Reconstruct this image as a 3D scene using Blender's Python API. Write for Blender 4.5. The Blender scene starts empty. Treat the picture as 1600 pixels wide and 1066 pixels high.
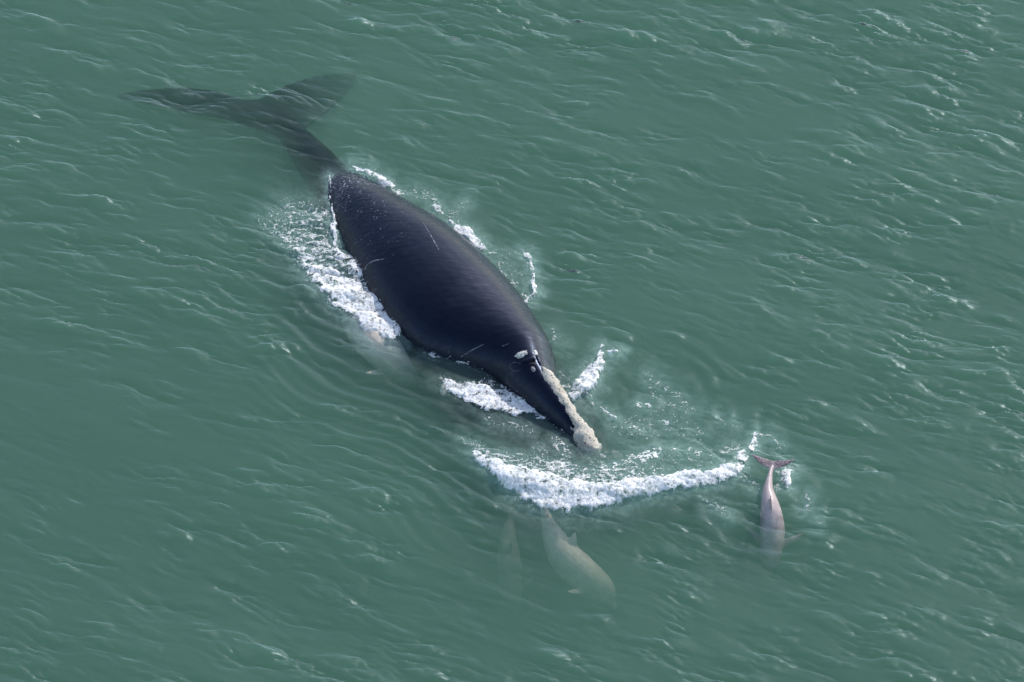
import bpy, bmesh, math, random
import numpy as np
from mathutils import Vector
from mathutils.bvhtree import BVHTree

scene = bpy.context.scene
col = scene.collection
rng = np.random.default_rng(7)
random.seed(7)

# ------------------------------------------------------------------ camera
DIST = 120.0
PITCH = math.radians(45)
CAM = np.array([0.0, -DIST * math.cos(PITCH), DIST * math.sin(PITCH)])
SPAN = 22.535                       # metres across the frame at the aim point
FPX = 1600 / SPAN * DIST
cam_data = bpy.data.cameras.new('camera')
cam_data.sensor_width = 36.0
cam_data.lens = 36.0 * DIST / SPAN
cam_data.clip_start = 1.0
cam_data.clip_end = 20000.0
cam = bpy.data.objects.new('camera', cam_data)
cam.location = CAM
cam.rotation_euler = (math.pi / 2 - PITCH, 0, 0)
col.objects.link(cam)
scene.camera = cam

# ------------------------------------------------------------------ sky, sun, exposure
SUN = Vector((0.48, 0.60, 0.64)).normalized()
EL = math.asin(SUN.z)
world = bpy.data.worlds.new('World')
scene.world = world
world.use_nodes = True
wn = world.node_tree
for n in list(wn.nodes):
    wn.nodes.remove(n)
wo = wn.nodes.new('ShaderNodeOutputWorld')
wb = wn.nodes.new('ShaderNodeBackground')
sk = wn.nodes.new('ShaderNodeTexSky')
sk.sky_type = 'NISHITA'
sk.sun_disc = False
sk.sun_elevation = EL
sk.sun_rotation = math.atan2(SUN.x, SUN.y)
sk.altitude = 50
sk.air_density = 1.0
sk.dust_density = 1.2
wb.inputs['Strength'].default_value = 0.15
wn.links.new(sk.outputs[0], wb.inputs[0])
wn.links.new(wb.outputs[0], wo.inputs[0])

sun_data = bpy.data.lights.new('sun', 'SUN')
sun_data.energy = 2.3
sun_data.angle = math.radians(0.6)
sun_data.color = (1.0, 0.985, 0.96)
sun = bpy.data.objects.new('sun', sun_data)
sun.rotation_euler = SUN.to_track_quat('Z', 'Y').to_euler()
sun.location = (20, 10, 60)
col.objects.link(sun)

scene.view_settings.view_transform = 'Standard'
scene.view_settings.look = 'None'
scene.view_settings.exposure = 0.5
scene.view_settings.gamma = 1.0
scene.render.engine = 'CYCLES'
cy = scene.cycles
cy.max_bounces = 8
cy.volume_bounces = 3
cy.transparent_max_bounces = 12
cy.use_denoising = True
cy.sample_clamp_indirect = 4.0
cy.sample_clamp_direct = 12.0

# ------------------------------------------------------------------ geometry helpers
FWD = -CAM / DIST
RGT = np.array([1.0, 0, 0])
UP = np.cross(RGT, FWD)


def at(px, py, z=0.0):
    """the point at height z seen at pixel (px, py) of the 1600 x 1066 photograph"""
    d = FWD + RGT * ((px - 800) / FPX) - UP * ((py - 533) / FPX)
    return CAM + d * ((z - CAM[2]) / d[2])


def to_px(x, y, z):
    qx, qy, qz = x - CAM[0], y - CAM[1], z - CAM[2]
    w = qx * FWD[0] + qy * FWD[1] + qz * FWD[2]
    a = qx * RGT[0]
    b = qx * UP[0] + qy * UP[1] + qz * UP[2]
    return 800 + FPX * a / w, 533 - FPX * b / w


def tag(o, label=None, cat=None, group=None, kind=None):
    for k, v in (('label', label), ('category', cat), ('group', group), ('kind', kind)):
        if v:
            o[k] = v
    return o


def link(name, me, mat=None, parent=None, smooth=True):
    o = bpy.data.objects.new(name, me)
    col.objects.link(o)
    if mat:
        me.materials.clear()
        me.materials.append(mat)
    if smooth:
        me.shade_smooth()
    if parent:
        o.parent = parent
        o.matrix_parent_inverse = parent.matrix_world.inverted()
    return o


def np_mesh(name, v, f):
    """mesh from numpy verts (n,3) and faces (m,k)"""
    me = bpy.data.meshes.new(name)
    v = np.asarray(v, np.float32)
    f = np.asarray(f, np.int32)
    me.vertices.add(len(v))
    me.vertices.foreach_set('co', v.ravel())
    k = f.shape[1]
    me.loops.add(f.size)
    me.loops.foreach_set('vertex_index', f.ravel())
    me.polygons.add(len(f))
    me.polygons.foreach_set('loop_start', np.arange(0, f.size, k, dtype=np.int32))
    me.polygons.foreach_set('loop_total', np.full(len(f), k, np.int32))
    me.update(calc_edges=True)
    return me


def attr(me, name, vals):
    a = me.attributes.new(name, 'FLOAT', 'POINT')
    a.data.foreach_set('value', np.asarray(vals, np.float32).ravel())


# ------------------------------------------------------------------ noise
_perm = np.random.default_rng(3).permutation(4096).astype(np.int64)
_ang = np.random.default_rng(4).uniform(0, 2 * np.pi, 4096)
_gx, _gy = np.cos(_ang), np.sin(_ang)


def perlin(x, y, seed=0):
    xi = np.floor(x).astype(np.int64)
    yi = np.floor(y).astype(np.int64)
    xf, yf = x - xi, y - yi
    u = xf * xf * xf * (xf * (xf * 6 - 15) + 10)
    v = yf * yf * yf * (yf * (yf * 6 - 15) + 10)

    def g(ix, iy, dx, dy):
        h = _perm[(_perm[(ix + seed * 131) & 4095] + iy) & 4095]
        return _gx[h] * dx + _gy[h] * dy
    a = g(xi, yi, xf, yf)
    b = g(xi + 1, yi, xf - 1, yf)
    c = g(xi, yi + 1, xf, yf - 1)
    d = g(xi + 1, yi + 1, xf - 1, yf - 1)
    return 1.5 * ((a + (b - a) * u) * (1 - v) + (c + (d - c) * u) * v)


def fbm(x, y, octv=4, seed=0, gain=0.5):
    s = np.zeros_like(x)
    a = 1.0
    for o in range(octv):
        s += a * perlin(x * 2 ** o, y * 2 ** o, seed + o)
        a *= gain
    return s


def sstep(a, b, x):
    t = np.clip((x - a) / (b - a), 0, 1)
    return t * t * (3 - 2 * t)


def smooth_path(pts, n):
    """Catmull-Rom through rows of pts, n samples"""
    p = np.asarray(pts, float)
    p = np.vstack([2 * p[0] - p[1], p, 2 * p[-1] - p[-2]])
    out = []
    m = len(p) - 3
    for t in np.linspace(0, m - 1e-6, n):
        i = int(t)
        u = t - i
        a, b, c, d = p[i], p[i + 1], p[i + 2], p[i + 3]
        out.append(0.5 * (2 * b + (c - a) * u + (2 * a - 5 * b + 4 * c - d) * u * u + (3 * b - a - 3 * c + d) * u ** 3))
    return np.array(out)


def seg_dist(X, Y, pts):
    """distance to a polyline of rows (x, y, value...) -> (distance, values interpolated at the nearest point)"""
    best = np.full(X.shape, 1e9)
    p = np.asarray(pts, float)
    val = np.zeros(X.shape + (p.shape[1] - 2,))
    side = np.zeros(X.shape)
    for a, b in zip(p[:-1], p[1:]):
        dx, dy = b[0] - a[0], b[1] - a[1]
        t = np.clip(((X - a[0]) * dx + (Y - a[1]) * dy) / (dx * dx + dy * dy + 1e-9), 0, 1)
        ex, ey = X - a[0] - t * dx, Y - a[1] - t * dy
        d = np.hypot(ex, ey)
        m = d < best
        best[m] = d[m]
        side[m] = (dx * ey - dy * ex)[m]
        for k in range(val.shape[-1]):
            val[..., k][m] = (a[2 + k] + t * (b[2 + k] - a[2 + k]))[m]
    return best, val, np.sign(side)


# ------------------------------------------------------------------ materials
def new_mat(name):
    m = bpy.data.materials.new(name)
    m.use_nodes = True
    nt = m.node_tree
    for n in list(nt.nodes):
        nt.nodes.remove(n)
    out = nt.nodes.new('ShaderNodeOutputMaterial')

    def N(t, **kw):
        n = nt.nodes.new('ShaderNode' + t)
        for k, v in kw.items():
            if k in n.inputs:
                n.inputs[k].default_value = v
            else:
                setattr(n, k, v)
        return n

    def L(a, b):
        nt.links.new(a, b)
    return m, N, L, out


def math_node(N, L, op, a, b=None, c=None, clamp=False):
    n = N('Math', operation=op)
    n.use_clamp = clamp
    for i, v in enumerate((a, b, c)):
        if v is None:
            continue
        if isinstance(v, (int, float)):
            n.inputs[i].default_value = v
        else:
            L(v, n.inputs[i])
    return n.outputs[0]


def ramp(N, L, fac, stops):
    r = N('ValToRGB')
    el = r.color_ramp.elements
    while len(el) < len(stops):
        el.new(0.5)
    for e, (p, c) in zip(el, stops):
        e.position = p
        e.color = c if len(c) == 4 else (*c, 1)
    L(fac, r.inputs[0])
    return r.outputs[0]


def water_material():
    m, N, L, out = new_mat('sea_water')
    geo = N('NewGeometry')
    mr = N('Mapping')
    mr.inputs['Rotation'].default_value = (0, 0, math.radians(17))
    L(geo.outputs['Position'], mr.inputs['Vector'])
    mp = N('Mapping')
    mp.inputs['Scale'].default_value = (0.35, 1.0, 1.0)
    L(mr.outputs[0], mp.inputs['Vector'])
    nz = N('TexNoise', Scale=7.0, Detail=3.0, Roughness=0.55)
    L(mp.outputs[0], nz.inputs['Vector'])
    bp = N('Bump', Strength=0.35, Distance=0.03)
    L(nz.outputs['Fac'], bp.inputs['Height'])
    dt = N('VectorMath', operation='DOT_PRODUCT')
    L(bp.outputs[0], dt.inputs[0])
    L(geo.outputs['Incoming'], dt.inputs[1])
    c = math_node(N, L, 'ABSOLUTE', dt.outputs['Value'])
    om = math_node(N, L, 'SUBTRACT', 1.0, c, clamp=True)
    p5 = math_node(N, L, 'POWER', om, 5.0)
    fr = math_node(N, L, 'MULTIPLY_ADD', p5, 0.98, 0.02, clamp=True)
    tr = N('BsdfTransparent')
    gl = N('BsdfGlossy', Roughness=0.34, Color=(0.80, 0.93, 1.0, 1))
    L(bp.outputs[0], gl.inputs['Normal'])
    mx = N('MixShader')
    L(fr, mx.inputs[0])
    L(tr.outputs[0], mx.inputs[1])
    L(gl.outputs[0], mx.inputs[2])
    # aerated water: a veil of fine bubbles
    df = N('BsdfDiffuse', Color=(0.34, 0.50, 0.44, 1))
    at_ = N('Attribute', attribute_name='veil')
    n2 = N('TexNoise', Scale=9.0, Detail=5.0, Roughness=0.65)
    L(geo.outputs['Position'], n2.inputs['Vector'])
    k = math_node(N, L, 'MULTIPLY_ADD', n2.outputs['Fac'], 1.6, -0.25, clamp=True)
    k = math_node(N, L, 'MULTIPLY', k, at_.outputs['Fac'], clamp=True)
    m2 = N('MixShader')
    L(k, m2.inputs[0])
    L(mx.outputs[0], m2.inputs[1])
    L(df.outputs[0], m2.inputs[2])
    L(m2.outputs[0], out.inputs['Surface'])
    va = N('VolumeAbsorption', Color=(0.0, 0.0, 0.0, 1), Density=1.0)
    # absorption colour c gives sigma_a = density * (1 - c)
    va.inputs['Color'].default_value = (0.15, 0.375, 0.26, 1)
    va.inputs['Density'].default_value = 0.60
    vs = N('VolumeScatter', Color=(0.51, 1, 0.71, 1), Density=0.315, Anisotropy=0.0)
    ad = N('AddShader')
    L(va.outputs[0], ad.inputs[0])
    L(vs.outputs[0], ad.inputs[1])
    L(ad.outputs[0], out.inputs['Volume'])
    return m


def foam_material():
    m, N, L, out = new_mat('white_foam')
    geo = N('NewGeometry')
    nz = N('TexNoise', Scale=38.0, Detail=5.0, Roughness=0.7)
    L(geo.outputs['Position'], nz.inputs['Vector'])
    bp = N('Bump', Strength=0.35, Distance=0.01)
    L(nz.outputs['Fac'], bp.inputs['Height'])
    df = N('BsdfDiffuse', Color=(0.88, 0.86, 0.83, 1))
    L(bp.outputs[0], df.inputs['Normal'])
    # thin edges of the foam are half clear water
    a = N('Attribute', attribute_name='cover')
    n2 = N('TexNoise', Scale=46.0, Detail=4.0, Roughness=0.75)
    L(geo.outputs['Position'], n2.inputs['Vector'])
    k = math_node(N, L, 'ADD', a.outputs['Fac'], math_node(N, L, 'MULTIPLY_ADD', n2.outputs['Fac'], 2.2, -1.1), clamp=True)
    tr = N('BsdfTransparent')
    mx = N('MixShader')
    L(k, mx.inputs[0])
    L(tr.outputs[0], mx.inputs[1])
    L(df.outputs[0], mx.inputs[2])
    L(mx.outputs[0], out.inputs['Surface'])
    return m


def dry_gloss(N, L, b):
    """skin under the surface loses its gloss: water and skin bend light almost alike"""
    g = N('NewGeometry')
    sx = N('SeparateXYZ')
    L(g.outputs['Position'], sx.inputs[0])
    mr = N('MapRange')
    mr.inputs['From Min'].default_value = -0.12
    mr.inputs['From Max'].default_value = 0.0
    mr.inputs['To Min'].default_value = 0.02
    mr.inputs['To Max'].default_value = 0.5
    L(sx.outputs['Z'], mr.inputs['Value'])
    L(mr.outputs[0], b.inputs['Specular IOR Level'])


def skin_material():
    m, N, L, out = new_mat('whale_skin')
    tc = N('TexCoord')
    b = N('BsdfPrincipled')
    mp = N('Mapping')
    mp.inputs['Scale'].default_value = (1, 1, 1)
    L(tc.outputs['Object'], mp.inputs['Vector'])
    n1 = N('TexNoise', Scale=1.3, Detail=6.0, Roughness=0.6)
    L(mp.outputs[0], n1.inputs['Vector'])
    c = ramp(N, L, n1.outputs['Fac'], [(0.3, (0.002, 0.0025, 0.006)), (0.7, (0.006, 0.0068, 0.015))])
    # bubbles and drops left on the rear of the back
    at_ = N('Attribute', attribute_name='wet')
    n2 = N('TexNoise', Scale=26.0, Detail=2.0, Roughness=0.6)
    L(mp.outputs[0], n2.inputs['Vector'])
    n3 = N('TexNoise', Scale=3.0, Detail=3.0, Roughness=0.6)
    L(mp.outputs[0], n3.inputs['Vector'])
    s = math_node(N, L, 'MULTIPLY_ADD', n3.outputs['Fac'], 0.35, n2.outputs['Fac'])
    s = math_node(N, L, 'MULTIPLY_ADD', at_.outputs['Fac'], 0.16, s)
    s = math_node(N, L, 'MULTIPLY', ramp(N, L, s, [(0.955, (0, 0, 0)), (0.985, (1, 1, 1))]), math_node(N, L, 'MULTIPLY', at_.outputs['Fac'], 1.6, clamp=True))
    mc = N('MixRGB')
    L(math_node(N, L, 'MULTIPLY', s, 0.75), mc.inputs[0])
    L(c, mc.inputs[1])
    mc.inputs[2].default_value = (0.45, 0.45, 0.52, 1)
    L(mc.outputs[0], b.inputs['Base Color'])
    n4 = N('TexNoise', Scale=5.0, Detail=4.0, Roughness=0.6)
    ms = N('Mapping')
    ms.inputs['Rotation'].default_value = (0, 0, math.radians(34))
    ms.inputs['Scale'].default_value = (0.5, 2.2, 1)
    L(tc.outputs['Object'], ms.inputs['Vector'])
    L(ms.outputs[0], n4.inputs['Vector'])
    r = math_node(N, L, 'MULTIPLY_ADD', n4.outputs['Fac'], 0.60, -0.02)
    L(r, b.inputs['Roughness'])
    b.inputs['IOR'].default_value = 1.40
    dry_gloss(N, L, b)
    b.inputs['Specular Tint'].default_value = (0.52, 0.66, 1.0, 1)
    bs = math_node(N, L, 'MULTIPLY_ADD', at_.outputs['Fac'], 0.30, 0.20)
    bp = N('Bump', Distance=0.03)
    L(bs, bp.inputs['Strength'])
    L(n4.outputs['Fac'], bp.inputs['Height'])
    L(bp.outputs[0], b.inputs['Normal'])
    L(b.outputs[0], out.inputs['Surface'])
    return m


def callosity_material():
    m, N, L, out = new_mat('callosity')
    tc = N('TexCoord')
    b = N('BsdfPrincipled', Roughness=0.75)
    n1 = N('TexNoise', Scale=3.0, Detail=4.0, Roughness=0.6)
    L(tc.outputs['Object'], n1.inputs['Vector'])
    base = ramp(N, L, n1.outputs['Fac'], [(0.35, (0.43, 0.385, 0.31)), (0.65, (0.62, 0.57, 0.475))])
    v = N('TexVoronoi', Scale=13.0)
    L(tc.outputs['Object'], v.inputs['Vector'])
    n2 = N('TexNoise', Scale=4.0, Detail=2.0)
    L(tc.outputs['Object'], n2.inputs['Vector'])
    t = math_node(N, L, 'MULTIPLY_ADD', n2.outputs['Fac'], -0.55, math_node(N, L, 'ADD', v.outputs['Distance'], 0.16))
    pit = ramp(N, L, t, [(0.03, (1, 1, 1)), (0.13, (0, 0, 0))])
    mc = N('MixRGB')
    L(pit, mc.inputs[0])
    L(base, mc.inputs[1])
    mc.inputs[2].default_value = (0.10, 0.075, 0.055, 1)
    L(mc.outputs[0], b.inputs['Base Color'])
    n3 = N('TexNoise', Scale=22.0, Detail=4.0, Roughness=0.7)
    L(tc.outputs['Object'], n3.inputs['Vector'])
    bp = N('Bump', Strength=0.8, Distance=0.03)
    L(n3.outputs['Fac'], bp.inputs['Height'])
    L(bp.outputs[0], b.inputs['Normal'])
    L(b.outputs[0], out.inputs['Surface'])
    return m


def plain_material(name, color, rough=0.5, noise=0.25, scale=8.0):
    m, N, L, out = new_mat(name)
    tc = N('TexCoord')
    b = N('BsdfPrincipled', Roughness=rough)
    n1 = N('TexNoise', Scale=scale, Detail=4.0, Roughness=0.6)
    L(tc.outputs['Object'], n1.inputs['Vector'])
    lo = tuple(c * (1 - noise) for c in color)
    hi = tuple(min(1, c * (1 + noise)) for c in color)
    L(ramp(N, L, n1.outputs['Fac'], [(0.3, lo), (0.7, hi)]), b.inputs['Base Color'])
    L(b.outputs[0], out.inputs['Surface'])
    return m


def dolphin_material(name='dolphin_skin', lo=(0.36, 0.28, 0.265), hi=(0.55, 0.44, 0.415)):
    m, N, L, out = new_mat(name)
    tc = N('TexCoord')
    geo = N('NewGeometry')
    b = N('BsdfPrincipled', Roughness=0.38)
    dry_gloss(N, L, b)
    a = N('Attribute', attribute_name='tone')
    n1 = N('TexNoise', Scale=5.0, Detail=5.0, Roughness=0.65)
    L(geo.outputs['Position'], n1.inputs['Vector'])
    pale = ramp(N, L, n1.outputs['Fac'], [(0.3, lo), (0.7, hi)])
    n2 = N('TexNoise', Scale=24.0, Detail=3.0, Roughness=0.7)
    L(geo.outputs['Position'], n2.inputs['Vector'])
    dark = ramp(N, L, n2.outputs['Fac'], [(0.42, (0.055, 0.04, 0.05)), (0.62, (0.30, 0.22, 0.23))])
    mc = N('MixRGB')
    L(a.outputs['Fac'], mc.inputs[0])
    L(pale, mc.inputs[1])
    L(dark, mc.inputs[2])
    L(mc.outputs[0], b.inputs['Base Color'])
    bp = N('Bump', Strength=0.2, Distance=0.02)
    L(n2.outputs['Fac'], bp.inputs['Height'])
    L(bp.outputs[0], b.inputs['Normal'])
    L(b.outputs[0], out.inputs['Surface'])
    return m


M_WATER = water_material()
M_FOAM = foam_material()
M_SKIN = skin_material()
M_CALL = callosity_material()
M_SCAR = plain_material('scar_tissue', (0.17, 0.165, 0.19), 0.5, 0.7, 14)
M_HOLE = plain_material('blowhole_lining', (0.005, 0.004, 0.006), 0.5)
M_DOLPHIN = dolphin_material()
M_CREAM = dolphin_material('cream_dolphin_skin', (0.52, 0.44, 0.35), (0.76, 0.66, 0.53))

# ------------------------------------------------------------------ foam strokes, traced on the water
# rows: px, py, half width px, strength
FOAM = {
    'flank_foam': dict(h=0.09, label='broad white foam streaming along the near flank of the whale', strokes=[
        [(560, 470, 14, .75), (585, 492, 22, 1.3), (604, 506, 20, 1.4), (613, 520, 13, 1.3)],
        [(600, 462, 12, .75), (612, 482, 14, 1.0), (616, 505, 12, 1.1)],
        [(462, 385, 12, .55), (485, 415, 17, .8), (515, 440, 20, .95), (548, 464, 25, 1.2), (585, 492, 27, 1.35)],
        [(440, 340, 22, .46), (468, 372, 30, .56), (500, 405, 30, .58), (535, 435, 28, .60), (575, 462, 26, .66)],
        [(450, 325, 14, .46), (490, 340, 26, .52), (505, 372, 20, .48)],
        [(405, 342, 6, .35), (430, 360, 8, .5), (462, 392, 9, .55)],
        [(520, 395, 7, .7), (545, 408, 9, .75), (572, 428, 9, .85), (598, 452, 10, .9)],
        [(518, 282, 2.5, .75), (520, 320, 3, .9), (522, 355, 3, .9), (527, 392, 4, .9)],
    ]),
    'lip_foam': dict(veil=0.45, h=0.085, label='white foam spilling over the submerged lip beside the head', strokes=[
        [(688, 596, 6, .7), (710, 606, 11, .95), (743, 618, 17, 1.2), (778, 627, 18, 1.35), (813, 634, 15, 1.3), (832, 638, 8, 1.0)],
        [(720, 600, 6, .5), (760, 602, 8, .5), (800, 612, 8, .55), (828, 622, 8, .65)],
        [(838, 644, 7, .8), (860, 658, 6, .7), (882, 669, 5, .55)], [(845, 628, 3, .6), (866, 648, 3, .6), (886, 664, 3, .6)],
        [(660, 552, 2.5, .6), (690, 556, 3, .7), (730, 567, 3, .8), (768, 580, 3, .8), (800, 598, 3.5, .8)],
    ]),
    'snout_splash': dict(h=0.26, label='white splash thrown up on the far side of the snout', strokes=[
        [(896, 622, 9, 1.0), (910, 606, 14, 1.15), (925, 588, 14, 1.1), (936, 570, 9, .85), (940, 545, 5, .6)],
        [(918, 620, 3, .7), (924, 632, 3, .6)], [(937, 640, 3, .6), (962, 655, 3, .7)],
        [(895, 650, 9, .5), (912, 662, 6, .45)],
        [(950, 552, 2.2, .8), (968, 552, 2.2, .8)],
        [(870, 590, 10, .36), (890, 605, 12, .42)],
    ]),
    'bow_wave_foam': dict(h=0.10, label='long crescent of white foam breaking ahead of the snout', strokes=[
        [(745, 715, 7, .7), (772, 729, 13, .95), (803, 748, 20, 1.2), (840, 764, 25, 1.35), (885, 774, 24, 1.35), (930, 775, 21, 1.3),
         (975, 768, 17, 1.2), (1020, 760, 15, 1.1), (1060, 752, 13, 1.1), (1100, 748, 11, 1.0), (1135, 741, 12, 1.05), (1156, 727, 9, .9), (1165, 712, 6, .7)],
        [(790, 720, 14, .46), (832, 728, 18, .52), (862, 735, 20, .6), (900, 744, 18, .6), (950, 748, 18, .54), (1000, 744, 14, .52), (1040, 738, 12, .46)],
        [(930, 725, 16, .36), (1000, 722, 18, .36), (1060, 718, 18, .34), (1110, 715, 14, .36)],
        [(725, 690, 8, .42), (745, 697, 8, .45), (770, 712, 9, .55), (800, 722, 9, .55)],
        [(1160, 712, 8, .7), (1172, 703, 7, .75), (1181, 690, 4, .8), (1180, 678, 3, .7)],
        [(1130, 705, 8, .42), (1150, 700, 8, .45)],
    ]),
    'drifting_foam': dict(h=0.03, label='scattered flecks of foam on the water right of the snout', strokes=[
        [(985, 716, 7, .45), (1012, 713, 9, .75), (1032, 703, 6, .65)], [(945, 733, 8, .7), (962, 730, 7, .6), (985, 722, 6, .5)],
        [(990, 735, 6, .55), (1005, 732, 5, .5)], [(1052, 702, 3, .7), (1068, 703, 3, .6)], [(1078, 706, 4, .6), (1092, 710, 4, .5)],
        [(1000, 637, 7, .55), (1012, 636, 6, .55)], [(1030, 642, 10, .38), (1050, 650, 12, .38), (1060, 640, 14, .36), (1045, 626, 12, .36)],
        [(960, 670, 14, .36), (1000, 668, 20, .35), (1050, 665, 24, .36), (1090, 680, 16, .34)],
        [(1038, 660, 5, .6), (1045, 668, 4, .5)], [(985, 668, 4, .55), (1002, 668, 4, .5)],
        [(870, 690, 8, .5), (878, 700, 12, .55), (885, 712, 10, .45)], [(842, 700, 8, .42), (852, 704, 6, .4)],
        [(1015, 590, 12, .36), (1030, 610, 16, .38), (1080, 640, 14, .36)],
        [(1120, 650, 10, .35), (1150, 665, 8, .36)], [(760, 655, 8, .4), (800, 665, 6, .45), (830, 672, 5, .45)],
    ]),
    'far_flank_foam': dict(h=0.16, label='thin white spray along the far flank of the whale back', strokes=[
        [(552, 262, 3, .8), (575, 272, 5, .95), (600, 288, 6, .85), (620, 300, 6, .6), (632, 305, 5, .5)],
        [(630, 300, 8, .42), (660, 305, 8, .42), (685, 322, 10, .45)], [(678, 322, 4, .75), (688, 332, 5, .6)],
        [(705, 352, 4, .9), (725, 366, 9, 1.0), (742, 380, 9, .95), (755, 390, 5, .8)],
        [(715, 330, 6, .45), (728, 316, 4, .5)], [(700, 338, 6, .45), (720, 342, 6, .4)],
        [(765, 395, 5, .5), (785, 415, 6, .42), (800, 435, 8, .42), (815, 462, 8, .45)],
        [(814, 395, 2.5, .7), (828, 405, 3, .8), (833, 430, 3.5, .75), (836, 455, 4.5, .85), (828, 468, 6, .75), (820, 476, 4, .5)],
        [(790, 400, 6, .36), (810, 430, 8, .36)],
        [(862, 520, 8, .30), (880, 540, 10, .3)],
    ]),
    'tail_splash': dict(h=0.14, label='small white splash beside the raised tail of the diving dolphin', strokes=[
        [(1218, 762, 6, .6), (1226, 755, 9, .95), (1233, 742, 7, .8)], [(1215, 740, 8, .5), (1232, 735, 8, .5)],
        [(1165, 740, 8, .42), (1178, 760, 8, .48), (1186, 772, 6, .45)],
        [(1185, 680, 3, .55), (1205, 684, 4, .5), (1216, 694, 3, .55), (1220, 705, 2, .5)],
        [(1262, 775, 4, .5), (1265, 785, 3, .5)], [(1255, 795, 3, .5), (1268, 790, 2, .5)], [(1275, 817, 2.5, .5), (1280, 816, 2.5, .5)],
        [(1095, 775, 4, .38), (1115, 790, 6, .45), (1138, 805, 3, .5)], [(1222, 715, 8, .35), (1240, 730, 8, .35)],
    ]),
}

# ------------------------------------------------------------------ the sea surface
TILE, NT = 30.72, 1024
DX = TILE / NT
CREST = math.radians(-17)           # direction the crests run


def sea_fields():
    k1 = 2 * np.pi * np.fft.fftfreq(NT, DX)
    KX, KY = np.meshgrid(k1, k1, indexing='xy')
    K = np.hypot(KX, KY)
    K[0, 0] = 1
    th = np.arctan2(KY, KX) - (CREST - math.pi / 2)
    g = np.random.default_rng(21)
    z = g.normal(size=K.shape) + 1j * g.normal(size=K.shape)
    kp = 2 * np.pi / 1.25
    P = np.exp(-1.1 * (kp / K) ** 2) / K ** 3.3 * np.exp(-(K * 0.010) ** 2)
    spread = np.abs(np.cos(th)) ** 13 * (np.cos(th) > 0) + 0.006
    A = np.sqrt(P * spread)
    A[0, 0] = 0
    H = z * A
    f = lambda S: np.real(np.fft.ifft2(S))
    h = f(H)
    s = 0.0235 / h.std()
    dx = f(-1j * KX / K * H) * s
    dy = f(-1j * KY / K * H) * s
    # long low swell
    kp2 = 2 * np.pi / 6.0
    P2 = np.exp(-((K - kp2) / (0.45 * kp2)) ** 2) * (np.abs(np.cos(th)) ** 2 + 0.1)
    z2 = g.normal(size=K.shape) + 1j * g.normal(size=K.shape)
    sw = f(z2 * np.sqrt(P2))
    sw *= 0.022 / sw.std()
    return h * s, dx, dy, sw


S_H, S_DX, S_DY, S_SW = sea_fields()


def tile(F, x, y):
    """bilinear periodic sample, gently warped so that crests bend"""
    u = (x + 0.12 * perlin(x * 0.6, y * 0.6, 41)) / DX
    v = (y + 0.16 * perlin(x * 0.6, y * 0.6, 43)) / DX
    i = np.floor(u).astype(np.int64)
    j = np.floor(v).astype(np.int64)
    fu, fv = u - i, v - j
    i0, i1, j0, j1 = i % NT, (i + 1) % NT, j % NT, (j + 1) % NT
    return (F[j0, i0] * (1 - fu) + F[j0, i1] * fu) * (1 - fv) + (F[j1, i0] * (1 - fu) + F[j1, i1] * fu) * fv


# axis frame of the whale on the water plane
SN = at(925, 695, 0.0)
AX = np.array([-0.5593, 0.8290])
NX = np.array([0.8290, 0.5593])


def ab_of(x, y):
    return (x - SN[0]) * AX[0] + (y - SN[1]) * AX[1], (x - SN[0]) * NX[0] + (y - SN[1]) * NX[1]


def W(a, b, z):
    p = SN[:2] + AX * a + NX * b
    return np.array([p[0], p[1], z])


BOW = [at(px, py, 0.0)[:2] for px, py in [(700, 680), (745, 720), (803, 752), (860, 772), (930, 776), (1000, 764), (1080, 750), (1140, 736), (1185, 690)]]


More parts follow.
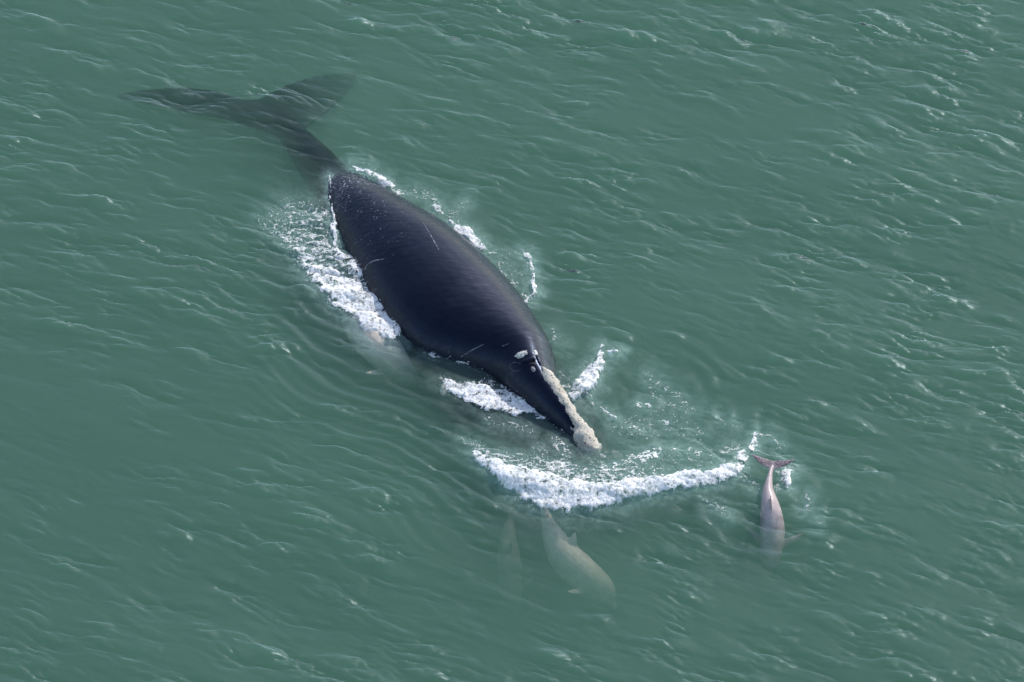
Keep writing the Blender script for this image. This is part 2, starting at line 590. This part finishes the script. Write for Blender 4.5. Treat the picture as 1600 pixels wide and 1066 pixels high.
def wake_height(x, y):
    """raised water pushed up by the swimming whale"""
    d, en, side = seg_dist(x, y, [(p[0], p[1], min(1.0, i / 2, (len(BOW) - 1 - i) / 2)) for i, p in enumerate(BOW)])
    en = sstep(0, 1, en[..., 0])
    ahead = side < 0
    h = np.where(ahead, 0.17 * np.exp(-(d / 0.32) ** 2) - 0.05 * np.exp(-((d - 0.75) / 0.4) ** 2), 0.17 * np.exp(-(d / 0.9) ** 2)) * en
    a, b = ab_of(x, y)
    w = perlin(x * 0.35, y * 0.35, 5) * 0.5
    # ripples running back along the near flank
    near = sstep(-6.0, -3.0, b) * (1 - sstep(-1.9, -1.3, b)) * sstep(-2.0, 0.5, a) * (1 - sstep(6.5, 10.0, a))
    ph = (b + 0.36 * a + w + 0.14 * perlin(x * 0.9, y * 0.9, 8)) * 2 * np.pi
    h += near * (0.012 * np.sin(ph / 0.62) + 0.009 * np.sin(ph / 0.33 + 1.3))
    # rings round the diving dolphin
    c = at(1205, 785, 0)
    r = np.hypot(x - c[0], y - c[1]) + 0.22 * w + 0.10 * perlin(x * 1.8, y * 1.8, 19)
    h += 0.050 * np.clip(0.25 + perlin(x * 1.2, y * 1.2, 20), 0, 1) * np.sin(2 * np.pi * (r - 0.2) / 0.62) * np.exp(-((r - 1.1) / 0.65) ** 2)
    # eddies right of the snout
    c = at(1010, 650, 0)
    r = np.hypot(x - c[0], (y - c[1]))
    h += np.exp(-(r / 1.7) ** 2) * (0.03 * perlin(x * 1.7, y * 1.7, 11) + 0.015 * perlin(x * 4, y * 4, 12))
    r2 = np.hypot(x - at(985, 655, 0)[0], y - at(985, 655, 0)[1])
    h += 0.030 * np.sin(2 * np.pi * (r2 + 0.35 * w + 0.12 * perlin(x * 1.6, y * 1.6, 17)) / 0.5) * np.clip(0.25 + perlin(x * 1.1, y * 1.1, 18), 0, 1) * np.exp(-((r2 - 2.35) / 0.6) ** 2) * sstep(-0.5, 1.2, x - at(985, 655, 0)[0])
    c = at(450, 290, 0)
    r = np.hypot(x - c[0], (y - c[1]) * 0.8)
    h += np.exp(-(r / 1.3) ** 2) * 0.03 * perlin(x * 1.2, y * 1.2, 14)
    return h


def calm(x, y):
    """share of the wind chop left at a point"""
    u = x * math.cos(CREST) + y * math.sin(CREST)
    w = -x * math.sin(CREST) + y * math.cos(CREST)
    k = 0.62 + 0.45 * perlin(x * 0.16 + 3, y * 0.22, 31) + 0.55 * perlin(u * 0.65, w * 1.4, 33) + 0.38 * perlin(u * 1.3, w * 2.8, 35)
    k = 0.10 + 1.60 * np.clip(k - 0.12, 0, 1.15) ** 1.7
    a, b = ab_of(x, y)
    k *= 1 - 0.55 * np.exp(-((a - 3) / 5.5) ** 4 - (b / 2.0) ** 4)
    c = at(430, 270, 0)
    k *= 1 - 0.55 * np.exp(-(((x - c[0]) / 1.6) ** 2 + ((y - c[1]) / 1.3) ** 2))
    c = at(920, 740, 0)
    k *= 1 - 0.5 * np.exp(-(((x - c[0]) / 3.2) ** 2 + ((y - c[1]) / 0.9) ** 2))
    return k


CHOP = 0.95


def sea_at(x, y):
    """height of the finished surface over world points"""
    sx, sy = x.copy(), y.copy()
    for _ in range(3):
        k = calm(sx, sy) * CHOP
        sx = x - k * tile(S_DX, sx, sy)
        sy = y - k * tile(S_DY, sx, sy)
    return calm(sx, sy) * tile(S_H, sx, sy) + tile(S_SW, sx, sy) + wake_height(sx, sy)


# foam field over a fine grid on the water
FG = 0.0145
fx = np.arange(at(310, 500)[0], at(1370, 500)[0], FG)
fy = np.arange(at(800, 850)[1], at(800, 230)[1], FG)
FX, FY = np.meshgrid(fx, fy)
FZ = sea_at(FX, FY)
PX, PY = to_px(FX, FY, FZ)
wx, wy = 5 * fbm(FX * 3, FY * 3, 3, 50), 5 * fbm(FX * 3, FY * 3, 3, 60)
n_fine = fbm(FX * 8, FY * 8, 4, 70, 0.75)
n_mid = fbm(FX * 2.6, FY * 2.6, 3, 80)
n_tiny = fbm(FX * 19, FY * 19, 3, 75, 0.7)
n_soft = fbm(FX * 2.2, FY * 2.2, 2, 85)
lace = 1 - np.abs(fbm(FX * 4.2 + 0.6 * n_mid, FY * 4.2, 3, 90)) * 2.6
veil = np.zeros_like(FX)
foam_jobs = []
for key, F in FOAM.items():
    I = np.zeros_like(FX)
    x0 = min(p[0] for s in F['strokes'] for p in s) - 85
    x1 = max(p[0] for s in F['strokes'] for p in s) + 85
    y0 = min(p[1] for s in F['strokes'] for p in s) - 85
    y1 = max(p[1] for s in F['strokes'] for p in s) + 85
    m = (PX > x0) & (PX < x1) & (PY > y0) & (PY < y1)
    qx, qy = PX[m] + wx[m], PY[m] + wy[m]
    Im = np.zeros(qx.shape)
    Vm = np.zeros(qx.shape)
    for s in F['strokes']:
        d, v, _ = seg_dist(qx, qy, s)
        e = d / v[..., 0]
        Im = np.maximum(Im, v[..., 1] * (1 - sstep(0.6, 1.4, e)))
        Vm = np.maximum(Vm, np.minimum(v[..., 1], 1) * np.exp(-(d / (v[..., 0] + 13)) ** 2))
    I[m] = Im
    veil[m] = np.maximum(veil[m], Vm * F.get('veil', 1.0))
    foam_jobs.append((key, F, I))


def build_sea():
    core = np.arange(NT + 1) * DX - TILE / 2
    step, out = DX, []
    p = TILE / 2
    while p < 6000:
        step *= 1.09
        p += step
        out.append(p)
    out = np.array(out)
    xs = np.concatenate([-out[::-1], core, out])
    X, Y = np.meshgrid(xs, xs)
    far = np.maximum(np.abs(X), np.abs(Y)) - TILE / 2
    fade = np.exp(-np.clip(far, 0, None) / 25.0)
    k = calm(X, Y)
    Z = (k * tile(S_H, X, Y) + tile(S_SW, X, Y)) * fade + np.where(far <= 0, wake_height(X, Y), 0)
    XX = X + k * CHOP * tile(S_DX, X, Y) * fade
    YY = Y + k * CHOP * tile(S_DY, X, Y) * fade
    n = len(xs)
    v = np.stack([XX, YY, Z], -1).reshape(-1, 3)
    idx = np.arange(n * n).reshape(n, n)
    f = np.stack([idx[:-1, :-1], idx[:-1, 1:], idx[1:, 1:], idx[1:, :-1]], -1).reshape(-1, 4)
    # sides and bottom so that the water is one closed body
    depth = -60.0
    nb = len(v)
    c = np.array([[xs[0], xs[0], depth], [xs[-1], xs[0], depth], [xs[-1], xs[-1], depth], [xs[0], xs[-1], depth]])
    rim = np.concatenate([idx[0, :], idx[1:, -1], idx[-1, -2::-1], idx[-2:0:-1, 0]])
    low = v[rim].copy()
    low[:, 2] = depth
    v = np.vstack([v, low])
    li = nb + np.arange(len(rim))
    sides = np.stack([rim, li, np.roll(li, -1), np.roll(rim, -1)], -1)
    f = np.vstack([f, sides])
    me = np_mesh('sea', v, f)
    bm = bmesh.new()
    bm.from_mesh(me)
    bm.verts.ensure_lookup_table()
    bm.faces.new([bm.verts[i] for i in li[::-1]])
    bm.to_mesh(me)
    bm.free()
    # veil of bubbles, carried from the foam field
    iu = np.clip(np.round((v[:, 0] - fx[0]) / FG).astype(int), 0, len(fx) - 1)
    iv = np.clip(np.round((v[:, 1] - fy[0]) / FG).astype(int), 0, len(fy) - 1)
    ins = (v[:, 0] > fx[0]) & (v[:, 0] < fx[-1]) & (v[:, 1] > fy[0]) & (v[:, 1] < fy[-1]) & (v[:, 2] > -5)
    attr(me, 'veil', np.where(ins, veil[iv, iu] * 0.9, 0))
    o = link('sea', me, M_WATER)
    tag(o, 'green rippled sea water around the whale', None, None, 'structure')
    return o


build_sea()


def build_foam(key, F, I):
    dense = np.clip(I, 0, 1.3)
    nz = n_fine if F['h'] > 0.05 else 0.45 * n_fine + 0.75 * n_tiny
    lc = 1 - sstep(0.7, 1.05, dense)
    cov = np.minimum(dense * 1.7 - 0.86, 0.56 + 0.18 * n_mid) + 0.36 * nz + 0.31 * n_tiny + lc * 0.55 * (np.clip(lace, -0.6, 1) - 0.35) + (1 - lc) * 0.1 * n_mid
    cov = np.where(I > 0.02, cov, -1)
    keep = cov > -0.06
    q = keep[:-1, :-1] & keep[1:, :-1] & keep[:-1, 1:] & keep[1:, 1:]
    body = np.clip(cov, 0, 1)
    env = sstep(0.25, 1.15, dense)
    T = 0.012 + F['h'] * env * np.clip(0.62 + 0.45 * n_soft, 0.1, 1.3) + (0.005 + 0.009 * env) * n_fine * body
    Z = FZ + np.where(cov > 0, np.maximum(T, 0.006), 0.0)
    idx = np.arange(FX.size).reshape(FX.shape)
    f = np.stack([idx[:-1, :-1][q], idx[:-1, 1:][q], idx[1:, 1:][q], idx[1:, :-1][q]], -1)
    used = np.unique(f)
    remap = np.zeros(FX.size, np.int64)
    remap[used] = np.arange(len(used))
    v = np.stack([FX.ravel()[used], FY.ravel()[used], Z.ravel()[used]], -1)
    f = remap[f]
    cv = np.clip(cov.ravel()[used] * 1.35 + 0.10, 0, 1.15) * np.clip(0.45 + dense.ravel()[used] * 0.6, 0, 1)
    # loose drops thrown over and around it
    g = np.random.default_rng(len(key))
    wgt = (sstep(0.2, 0.7, dense) * (1 - 0.6 * sstep(0.9, 1.2, dense)) * (I > 0.05)).ravel()
    nd = int(min(16000, 0.09 * wgt.sum()) * (1.0 if F['h'] > 0.05 else 0.3))
    pick = g.choice(FX.size, nd, p=wgt / wgt.sum())
    c = np.stack([FX.ravel()[pick], FY.ravel()[pick], Z.ravel()[pick]], -1)
    c[:, :2] += g.normal(0, 0.06, (nd, 2))
    c[:, 2] += 0.01 + g.exponential(0.35 * F['h'], nd) * np.clip(dense.ravel()[pick], 0.2, 1)
    rad = 0.0045 + g.exponential(0.0032, nd)
    oc = np.array([[1, 0, 0], [-1, 0, 0], [0, 1, 0], [0, -1, 0], [0, 0, 1], [0, 0, -1]], float)
    of = np.array([[0, 2, 4], [2, 1, 4], [1, 3, 4], [3, 0, 4], [2, 0, 5], [1, 2, 5], [3, 1, 5], [0, 3, 5]])
    dv = (c[:, None, :] + oc[None] * rad[:, None, None] * g.uniform(0.7, 1.3, (nd, 6, 1))).reshape(-1, 3)
    dfc = (of[None] + (np.arange(nd) * 6)[:, None, None]).reshape(-1, 3) + len(v)
    tri = np.vstack([f[:, [0, 1, 2]], f[:, [0, 2, 3]], dfc])
    me = np_mesh(key, np.vstack([v, dv]), tri)
    attr(me, 'cover', np.concatenate([cv, np.full(len(dv), 1.2)]))
    o = link(key, me, M_FOAM)
    tag(o, F['label'], 'foam', None, 'stuff')


for job in foam_jobs:
    build_foam(*job)


# ------------------------------------------------------------------ bodies
def loft(rings, close=True):
    """closed tube through equal rings of points, ends capped with fans -> (verts, tris)"""
    R_ = np.asarray(rings, float)
    n, k = R_.shape[:2]
    v = R_.reshape(-1, 3)
    f = []
    for i in range(n - 1):
        for j in range(k):
            a, b = i * k + j, i * k + (j + 1) % k
            f.append((a, b, b + k))
            f.append((a, b + k, a + k))
    c0, c1 = len(v), len(v) + 1
    v = np.vstack([v, R_[0].mean(0), R_[-1].mean(0)])
    for j in range(k):
        f.append((c0, (j + 1) % k, j))
        f.append((c1, (n - 1) * k + j, (n - 1) * k + (j + 1) % k))
    return v, f


def fuse(name, pieces, voxel, smooth_it=6):
    """fuse closed pieces into one continuous surface"""
    vs, fs, off = [], [], 0
    for v, f in pieces:
        vs.append(v)
        fs.append(np.asarray(f) + off)
        off += len(v)
    me = np_mesh(name, np.vstack(vs), np.vstack(fs))
    bm = bmesh.new()
    bm.from_mesh(me)
    bmesh.ops.recalc_face_normals(bm, faces=bm.faces)
    bm.to_mesh(me)
    bm.free()
    o = bpy.data.objects.new('work', me)
    col.objects.link(o)
    r = o.modifiers.new('r', 'REMESH')
    r.mode = 'VOXEL'
    r.voxel_size = voxel
    s = o.modifiers.new('s', 'SMOOTH')
    s.factor = 0.5
    s.iterations = smooth_it
    dg = bpy.context.evaluated_depsgraph_get()
    out = bpy.data.meshes.new_from_object(o.evaluated_get(dg))
    out.name = name
    bpy.data.objects.remove(o)
    return out


def coords(me):
    c = np.empty(len(me.vertices) * 3, np.float32)
    me.vertices.foreach_get('co', c)
    return c.reshape(-1, 3)


# -------- the whale
KSEG = 40


def whale_ring(a, cb, w, zc, hu, hl, pw):
    t = np.linspace(0, 2 * np.pi, KSEG, endpoint=False)
    c, s = np.cos(t), np.sin(t)
    bb = cb + w * np.sign(c) * np.abs(c) ** pw
    zz = zc + np.where(s > 0, hu, hl) * np.sign(s) * np.abs(s) ** pw
    p = SN[:2][None] + AX[None] * a + NX[None] * bb[:, None]
    return np.column_stack([p, zz])


# a, centre b, half width, centre z, height above it, height below it, roundness
SECT = [
    (-0.05, 0.02, 0.16, -0.16, 0.14, 0.25, 1.0),
    (0.25, 0.00, 0.24, -0.22, 0.30, 0.5, 1.0),
    (0.8, -0.03, 0.31, -0.25, 0.57, 0.9, 1.1),
    (1.4, -0.05, 0.45, -0.30, 0.80, 1.1, 1.15),
    (1.9, -0.04, 0.55, -0.35, 0.97, 1.2, 1.15),
    (2.35, 0.02, 0.70, -0.38, 1.10, 1.25, 1.1),
    (3.0, 0.16, 0.88, -0.42, 1.18, 1.3, 1.0),
    (3.8, 0.04, 1.20, -0.48, 1.27, 1.35, 0.97),
    (4.6, -0.08, 1.48, -0.52, 1.34, 1.4, 0.95),
    (5.5, -0.10, 1.55, -0.55, 1.40, 1.4, 0.95),
    (6.5, -0.06, 1.50, -0.56, 1.36, 1.35, 0.95),
    (7.5, -0.02, 1.35, -0.57, 1.26, 1.25, 0.96),
    (8.5, -0.02, 1.12, -0.58, 1.10, 1.1, 1.0),
    (9.3, 0.00, 0.90, -0.58, 0.92, 0.95, 1.0),
    (10.0, 0.03, 0.70, -0.58, 0.70, 0.8, 1.0),
    (10.6, 0.08, 0.54, -0.58, 0.48, 0.65, 1.0),
    (11.3, 0.10, 0.46, -0.44, 0.36, 0.5, 1.0),
    (12.0, 0.12, 0.36, -0.40, 0.26, 0.36, 1.0),
    (12.8, 0.14, 0.30, -0.37, 0.18, 0.24, 1.0),
    (13.5, 0.12, 0.26, -0.37, 0.11, 0.12, 1.0),
]
rows = smooth_path(SECT, 90)
pieces = [loft([whale_ring(*r) for r in rows])]


def ell_tube(path, k=20):
    """path rows: x, y, z, half width across, half height, direction across taken level"""
    p = np.asarray(path, float)
    rings = []
    t = np.linspace(0, 2 * np.pi, k, endpoint=False)
    for i in range(len(p)):
        d = p[min(i + 1, len(p) - 1), :3] - p[max(i - 1, 0), :3]
        d /= np.linalg.norm(d)
        s = np.cross(d, [0, 0, 1.0])
        s /= np.linalg.norm(s)
        u = np.cross(s, d)
        rings.append(p[i, :3] + np.cos(t)[:, None] * s * p[i, 3] + np.sin(t)[:, None] * u * p[i, 4])
    return loft(rings)


# arched lower lips and jaw under the water
for sg in (-1, 1):
    lp = [(-0.35, 0.30, -0.75, 0.25, 0.32), (0.3, 0.62, -0.72, 0.30, 0.50), (1.2, 0.95, -0.80, 0.33, 0.68),
          (2.2, 1.22, -0.90, 0.35, 0.78), (3.2, 1.30, -1.0, 0.40, 0.80), (4.2, 1.25, -1.15, 0.40, 0.80), (5.0, 1.1, -1.3, 0.35, 0.6)]
    lp = smooth_path(lp, 30)
    pieces.append(ell_tube([(*W(a, sg * b * (1.0 if sg < 0 else 0.8), z - (0 if sg < 0 else 0.45)), w, h) for a, b, z, w, h in lp]))
jaw = smooth_path([(-0.55, 0, -1.0, 0.3, 0.22), (0.2, 0, -1.15, 0.7, 0.45), (1.5, 0, -1.4, 1.15, 0.6), (3.0, 0, -1.4, 1.4, 0.75), (5.0, 0, -1.3, 1.3, 0.8)], 24)
pieces.append(ell_tube([(*W(a, b, z), w, h) for a, b, z, w, h in jaw]))
# flippers, broad paddles deep beside the chest
for sg in (-1, 1):
    fp = [(4.5, 1.1, -1.35, 0.35, 0.25), (4.9, 1.8, -1.55, 0.52, 0.14), (5.4, 2.5, -1.8, 0.55, 0.09), (5.8, 2.9, -2.0, 0.25, 0.05)]
    pieces.append(ell_tube([(*W(a, sg * b, z), w, h) for a, b, z, w, h in smooth_path(fp, 16)]))
# flukes: stations from tip to tip (leading px, trailing px, z, half thickness)
FL = [((183, 155), (181, 147), -0.70, 0.045), ((235, 166), (228, 139), -0.52, 0.05), ((300, 180), (285, 136), -0.42, 0.06), ((360, 190), (335, 141), -0.37, 0.075),
      ((405, 204), (372, 153), -0.36, 0.10), ((445, 214), (402, 155), -0.36, 0.12), ((478, 202), (435, 138), -0.38, 0.09), ((505, 184), (478, 121), -0.50, 0.065),
      ((532, 160), (522, 114), -0.64, 0.05), ((560, 128), (556, 113), -0.88, 0.045)]
rings = []
tt = np.linspace(0, 2 * np.pi, 18, endpoint=False)
for a in smooth_path([(*l, *t, z, h) for l, t, z, h in FL], 44):
    p0, p1 = at(a[0], a[1], a[4]), at(a[2], a[3], a[4])
    m_, e = (p0 + p1) / 2, (p0 - p1) / 2
    rings.append(m_ + np.cos(tt)[:, None] * e + np.sin(tt)[:, None] * np.array([0, 0, a[5]]))
pieces.append(loft(rings))
whale_me = fuse('body', pieces, 0.045, 10)
co = coords(whale_me)
wa, wb_ = ab_of(co[:, 0].astype(float), co[:, 1].astype(float))
edge = 7.0 + 0.5 * wb_ + 0.25 * np.sin(wb_ * 4)
attr(whale_me, 'wet', sstep(-0.25, 0.35, wa - edge) * (0.55 + 0.45 * sstep(8.5, 10.0, wa)) * (1 - sstep(10.1, 10.5, wa)))

whale = bpy.data.objects.new('whale', None)
whale.location = W(6.5, 0, 0)
col.objects.link(whale)
bpy.context.view_layer.update()
tag(whale, 'huge black whale with pale rough patches on its snout, swimming half out of the sea', 'whale')
body = link('body', whale_me, M_SKIN, whale)
bvh = BVHTree.FromPolygons([Vector(c) for c in co], [tuple(p.vertices) for p in whale_me.polygons])


def on_body(px, py):
    d = FWD + RGT * ((px - 800) / FPX) - UP * ((py - 533) / FPX)
    h = bvh.ray_cast(Vector(CAM), Vector(d).normalized())
    return h[0], h[1]


def ribbon(name, pts, width, mat, lift=0.006, n=24, label=None):
    """a flat scar lying on the skin, traced through pixels"""
    p = smooth_path([(x, y, w) for (x, y), w in zip(pts, width)], n)
    bm = bmesh.new()
    prev = None
    hit = [on_body(a[0], a[1]) for a in p]
    for i, (a, (q, nn)) in enumerate(zip(p, hit)):
        if q is None:
            continue
        j = min(i + 1, n - 1)
        i0 = max(i - 1, 0)
        if hit[j][0] is None or hit[i0][0] is None:
            continue
        d = (hit[j][0] - hit[i0][0]).normalized()
        s = d.cross(nn).normalized()
        w = a[2] * random.uniform(0.25, 1.0)
        r = [bm.verts.new(q + s * w + nn * 0.001), bm.verts.new(q + nn * lift), bm.verts.new(q - s * w + nn * 0.001)]
        if prev:
            bm.faces.new((prev[0], prev[1], r[1], r[0]))
            bm.faces.new((prev[1], prev[2], r[2], r[1]))
        prev = r
    me = bpy.data.meshes.new(name)
    bm.to_mesh(me)
    bm.free()
    o = link(name, me, mat, whale)
    if label:
        o['label'] = label
    return o


ribbon('scar', [(660, 346), (672, 366), (686, 391)], (0.008, 0.014, 0.008), M_SCAR, label='straight pale scratch on the back')
ribbon('scar', [(568, 424), (574, 414), (584, 408), (600, 405)], (0.010, 0.022, 0.026, 0.012), M_SCAR, label='curved pale scar near the near flank foam')
ribbon('scar', [(720, 558), (738, 547), (756, 538)], (0.010, 0.013, 0.008), M_SCAR, label='short pale scratch behind the head')
ribbon('scar', [(785, 541), (795, 537)], (0.010, 0.010), M_SCAR, n=8, label='tiny pale scratch behind the blowholes')
ring = [(806 + 9 * math.cos(t), 573 + 7 * math.sin(t)) for t in np.linspace(0.6, 5.6, 10)]
ribbon('scar', ring, [0.012] * 10, plain_material('faded_scar', (0.055, 0.055, 0.065), 0.5, 0.7, 14), label='faint grey ring scar beside the blowholes')


def blob(name, px, py, rx, ry, rz, z=None, yaw=0.0, mat=None, seed=0, label=None, lump=0.18):
    """a rough lump of callosity seated on the skin (or at height z in the water)"""
    if z is None:
        q, nn = on_body(px, py)
        q, nn = np.array(q), np.array(nn)
    else:
        q, nn = at(px, py, z), np.array([0, 0, 1.0])
    bm = bmesh.new()
    bmesh.ops.create_icosphere(bm, subdivisions=4, radius=1)
    A = AX * math.cos(yaw) + NX * math.sin(yaw)
    e1 = np.array([A[0], A[1], 0])
    e1 -= nn * (e1 @ nn)
    e1 /= np.linalg.norm(e1)
    e2 = np.cross(nn, e1)
    for v in bm.verts:
        c = np.array(v.co)
        k = 1 + lump * float(fbm(np.array([c[0] * 1.6 + seed * 7 + c[2]]), np.array([c[1] * 1.6 + c[2] * .7]), 4, 200 + seed)[0])
        v.co = Vector(q + (e1 * c[0] * rx + e2 * c[1] * ry + nn * c[2] * rz) * k)
    me = bpy.data.meshes.new(name)
    bm.to_mesh(me)
    bm.free()
    o = link(name, me, mat or M_CALL, whale)
    if label:
        o['label'] = label
    return o


# the long callosity down the rostrum, ending in the broad bonnet
cl = smooth_path([(2.02, 0.09, 0.07, 0.56), (1.85, 0.06, 0.17, 0.58), (1.5, 0.05, 0.17, 0.48), (1.15, 0.03, 0.145, 0.40), (0.85, 0.02, 0.13, 0.30), (0.6, 0.02, 0.15, 0.20),
                  (0.37, -0.01, 0.20, 0.13), (0.14, -0.04, 0.235, 0.07), (-0.07, -0.05, 0.21, -0.01), (-0.19, -0.05, 0.12, -0.09)], 60)
rings = []
tt = np.linspace(0, 2 * np.pi, 28, endpoint=False)
for i, (a, b, w, z) in enumerate(cl):
    top = max((-9.0 if on is None else on) for on in [(lambda h: h[0].z if h[0] else None)(bvh.ray_cast(Vector(W(a, b, 3.0)), Vector((0, 0, -1))))])
    zt = max(z, top - 0.02) if a > 0.2 else z
    rr = []
    for t in tt:
        k = 1 + 0.34 * float(fbm(np.array([a * 6 + math.cos(t) * 2.0]), np.array([math.sin(t) * 1.5 + 4.0]), 4, 300)[0])
        hh = 0.085 + 0.10 * float(np.clip((0.6 - a) / 0.5, 0, 1))
        rr.append(W(a, b + math.cos(t) * w * k, zt - 0.02 - 0.35 * (abs(math.cos(t)) ** 2) * w + math.sin(t) * hh * k))
    rings.append(rr)
v, f = loft(rings)
cme = np_mesh('callosity', v, f)
bm = bmesh.new(); bm.from_mesh(cme); bmesh.ops.recalc_face_normals(bm, faces=bm.faces); bm.to_mesh(cme); bm.free()
o = link('callosity', cme, M_CALL, whale)
o['label'] = 'long cream callosity down the top of the snout'
M_PALE = plain_material('pale_callosity', (0.50, 0.48, 0.43), 0.7, 0.35, 20)
blob('callosity', 815, 554, 0.12, 0.075, 0.03, yaw=-1.2, mat=M_PALE, seed=1, lump=0.4, label='small round white callosity behind the blowholes')
blob('callosity', 837, 552, 0.10, 0.05, 0.03, yaw=0.35, mat=M_PALE, seed=2, label='narrow white callosity behind the far blowhole')
blob('callosity', 833, 577, 0.07, 0.045, 0.03, yaw=0.2, mat=plain_material('grey_callosity', (0.2, 0.19, 0.2), 0.6), seed=9, label='small grey callosity before the blowholes')
blob('callosity', 695, 607, 0.20, 0.09, 0.09, z=-0.30, yaw=0.9, seed=3, label='yellowish callosity on the near lower lip under water')
blob('callosity', 786, 674, 0.13, 0.10, 0.10, z=-0.38, seed=4, label='small pale callosity on the front of the lower lip under water')
blob('callosity', 880, 732, 0.22, 0.28, 0.16, z=-0.42, seed=5, label='pale callosity on the near side of the chin under water')
blob('callosity', 960, 716, 0.18, 0.18, 0.16, z=-1.0, seed=6, label='pale callosity on the far side of the chin under water')
# blowholes: raised lips either side of two dark slits
ribbon('blowhole', [(818, 562), (828, 566), (840, 570)], (0.03, 0.045, 0.02), M_HOLE, lift=0.004, label='near blowhole slit')
ribbon('blowhole', [(838, 559), (844, 565), (848, 570)], (0.02, 0.035, 0.02), M_HOLE, lift=0.004, label='far blowhole slit')
blob('blowhole_rim', 826, 563, 0.05, 0.17, 0.045, yaw=0.5, mat=M_SKIN, seed=7, lump=0.1)
blob('blowhole_rim', 841, 562, 0.16, 0.04, 0.04, yaw=0.25, mat=M_SKIN, seed=8, lump=0.1)


# -------- dolphins
def dolphin(spine, scale, roll, label, dark_fluke=0.0, flip=(1, 1), fin_h=0.24, span=0.145, mat=None):
    """spine rows: px, py, z from the beak to the tail; length measured along it"""
    pts = smooth_path([at(px, py, z) for px, py, z in spine], 60)
    s = np.concatenate([[0], np.cumsum(np.linalg.norm(np.diff(pts, axis=0), axis=1))])
    L_ = s[-1]
    s /= L_
    prof = np.array([(0, .012, .012), (.03, .022, .02), (.06, .028, .026), (.085, .05, .052), (.13, .072, .078), (.2, .09, .094), (.3, .102, .104), (.42, .104, .108), (.55, .092, .10),
                     (.68, .062, .078), (.8, .034, .052), (.9, .018, .034), (.96, .018, .022), (1, .012, .010)])
    rings, frame = [], []
    t = np.linspace(0, 2 * np.pi, 24, endpoint=False)
    for i in range(60):
        d = pts[min(i + 1, 59)] - pts[max(i - 1, 0)]
        d /= np.linalg.norm(d)
        side = np.cross(d, [0, 0, 1.0])
        side /= np.linalg.norm(side)
        up = np.cross(side, d)
        sd = side * math.cos(roll) + up * math.sin(roll)
        u = -side * math.sin(roll) + up * math.cos(roll)
        w = np.interp(s[i], prof[:, 0], prof[:, 1]) * L_ * scale
        h = np.interp(s[i], prof[:, 0], prof[:, 2]) * L_ * scale
        rings.append(pts[i] + np.cos(t)[:, None] * sd * w + np.sin(t)[:, None] * u * h)
        frame.append((pts[i], d, sd, u, w, h))
    P_ = [loft(rings)]
    fr = lambda q: frame[int(round(q * 59))]
    # dorsal fin: swept back, stations root to tip
    p, d, sd, u, w, h = fr(0.50)
    st = []
    for q, back, ch in ((-0.15, 0.0, 0.17), (0.0, 0.01, 0.15), (0.35, 0.05, 0.105), (0.7, 0.115, 0.06), (0.95, 0.18, 0.022)):
        c = p + u * (h + q * fin_h) + d * (back + 0.02)
        st.append(c + np.cos(t)[:, None] * d * ch + np.sin(t)[:, None] * sd * (0.028 * (1.05 - q)))
    P_.append(loft(st))
    # flippers
    for sg, on in zip((-1, 1), flip):
        if not on:
            continue
        p, d, sd, u, w, h = fr(0.26)
        st = []
        for q, back, ch in ((-0.1, 0, 0.11), (0.1, 0.02, 0.11), (0.5, 0.12, 0.085), (0.85, 0.22, 0.05), (1.0, 0.28, 0.02)):
            c = p + sd * sg * (w * 0.75 + q * 0.42) - u * (h * 0.45 + q * 0.10) + d * back
            st.append(c + np.cos(t)[:, None] * d * ch + np.sin(t)[:, None] * u * 0.024)
        P_.append(loft(st))
    # flukes
    p, d, sd, u, w, h = fr(1.0)
    st = []
    for q in np.linspace(-1, 1, 17):
        r = abs(q)
        sp = span * L_
        c = p + sd * q * sp + d * (-0.03 + 0.17 * r ** 1.6) + u * (0.05 * r)
        ch = 0.105 * (1 - r ** 2.2) + 0.012
        st.append(c + np.cos(t)[:, None] * d * ch + np.sin(t)[:, None] * u * (0.026 * (1 - 0.5 * r)))
    P_.append(loft(st))
    me = fuse('dolphin', P_, 0.017, 4)
    c = coords(me)
    dist = (c - frame[59][0]) @ frame[59][1]
    attr(me, 'tone', sstep(-0.16, -0.02, dist) * dark_fluke)
    o = link('dolphin', me, mat or M_DOLPHIN)
    c0 = Vector(pts[30])
    me.transform(__import__('mathutils').Matrix.Translation(-c0))
    o.location = c0
    tag(o, label, 'dolphin', 'dolphins swimming around the whale')
    return o


dolphin([(1204, 902, -1.15), (1204, 868, -0.74), (1207, 832, -0.40), (1204, 796, -0.06), (1200, 768, 0.10), (1203, 744, 0.22), (1207, 725, 0.28)], 1.0, 0.06,
        'pale pinkish dolphin diving with its tail flukes raised above the water', 0.85, span=0.185, fin_h=0.28)
dolphin([(962, 952, -1.7), (938, 922, -1.35), (905, 893, -1.02), (880, 866, -0.76), (864, 838, -0.58), (852, 805, -0.44), (850, 785, -0.42)], 1.2, -0.55,
        'pale dolphin fully under water just in front of the bow foam', 0.0, mat=M_CREAM)
dolphin([(806, 965, -2.3), (800, 930, -1.95), (796, 890, -1.7), (794, 850, -1.55), (796, 815, -1.4), (800, 785, -1.4)], 0.9, -0.2,
        'faintest dolphin, a dim pale shape deep under water left of the other', 0.0, mat=M_CREAM)
dolphin([(654, 612, -1.4), (630, 580, -0.85), (601, 549, -0.48), (576, 524, -0.42), (554, 497, -0.50), (540, 470, -0.66), (534, 448, -0.8)], 1.05, -0.35,
        'pale dolphin partly hidden under the foam at the flank of the whale', 0.0, fin_h=0.06, mat=M_CREAM)
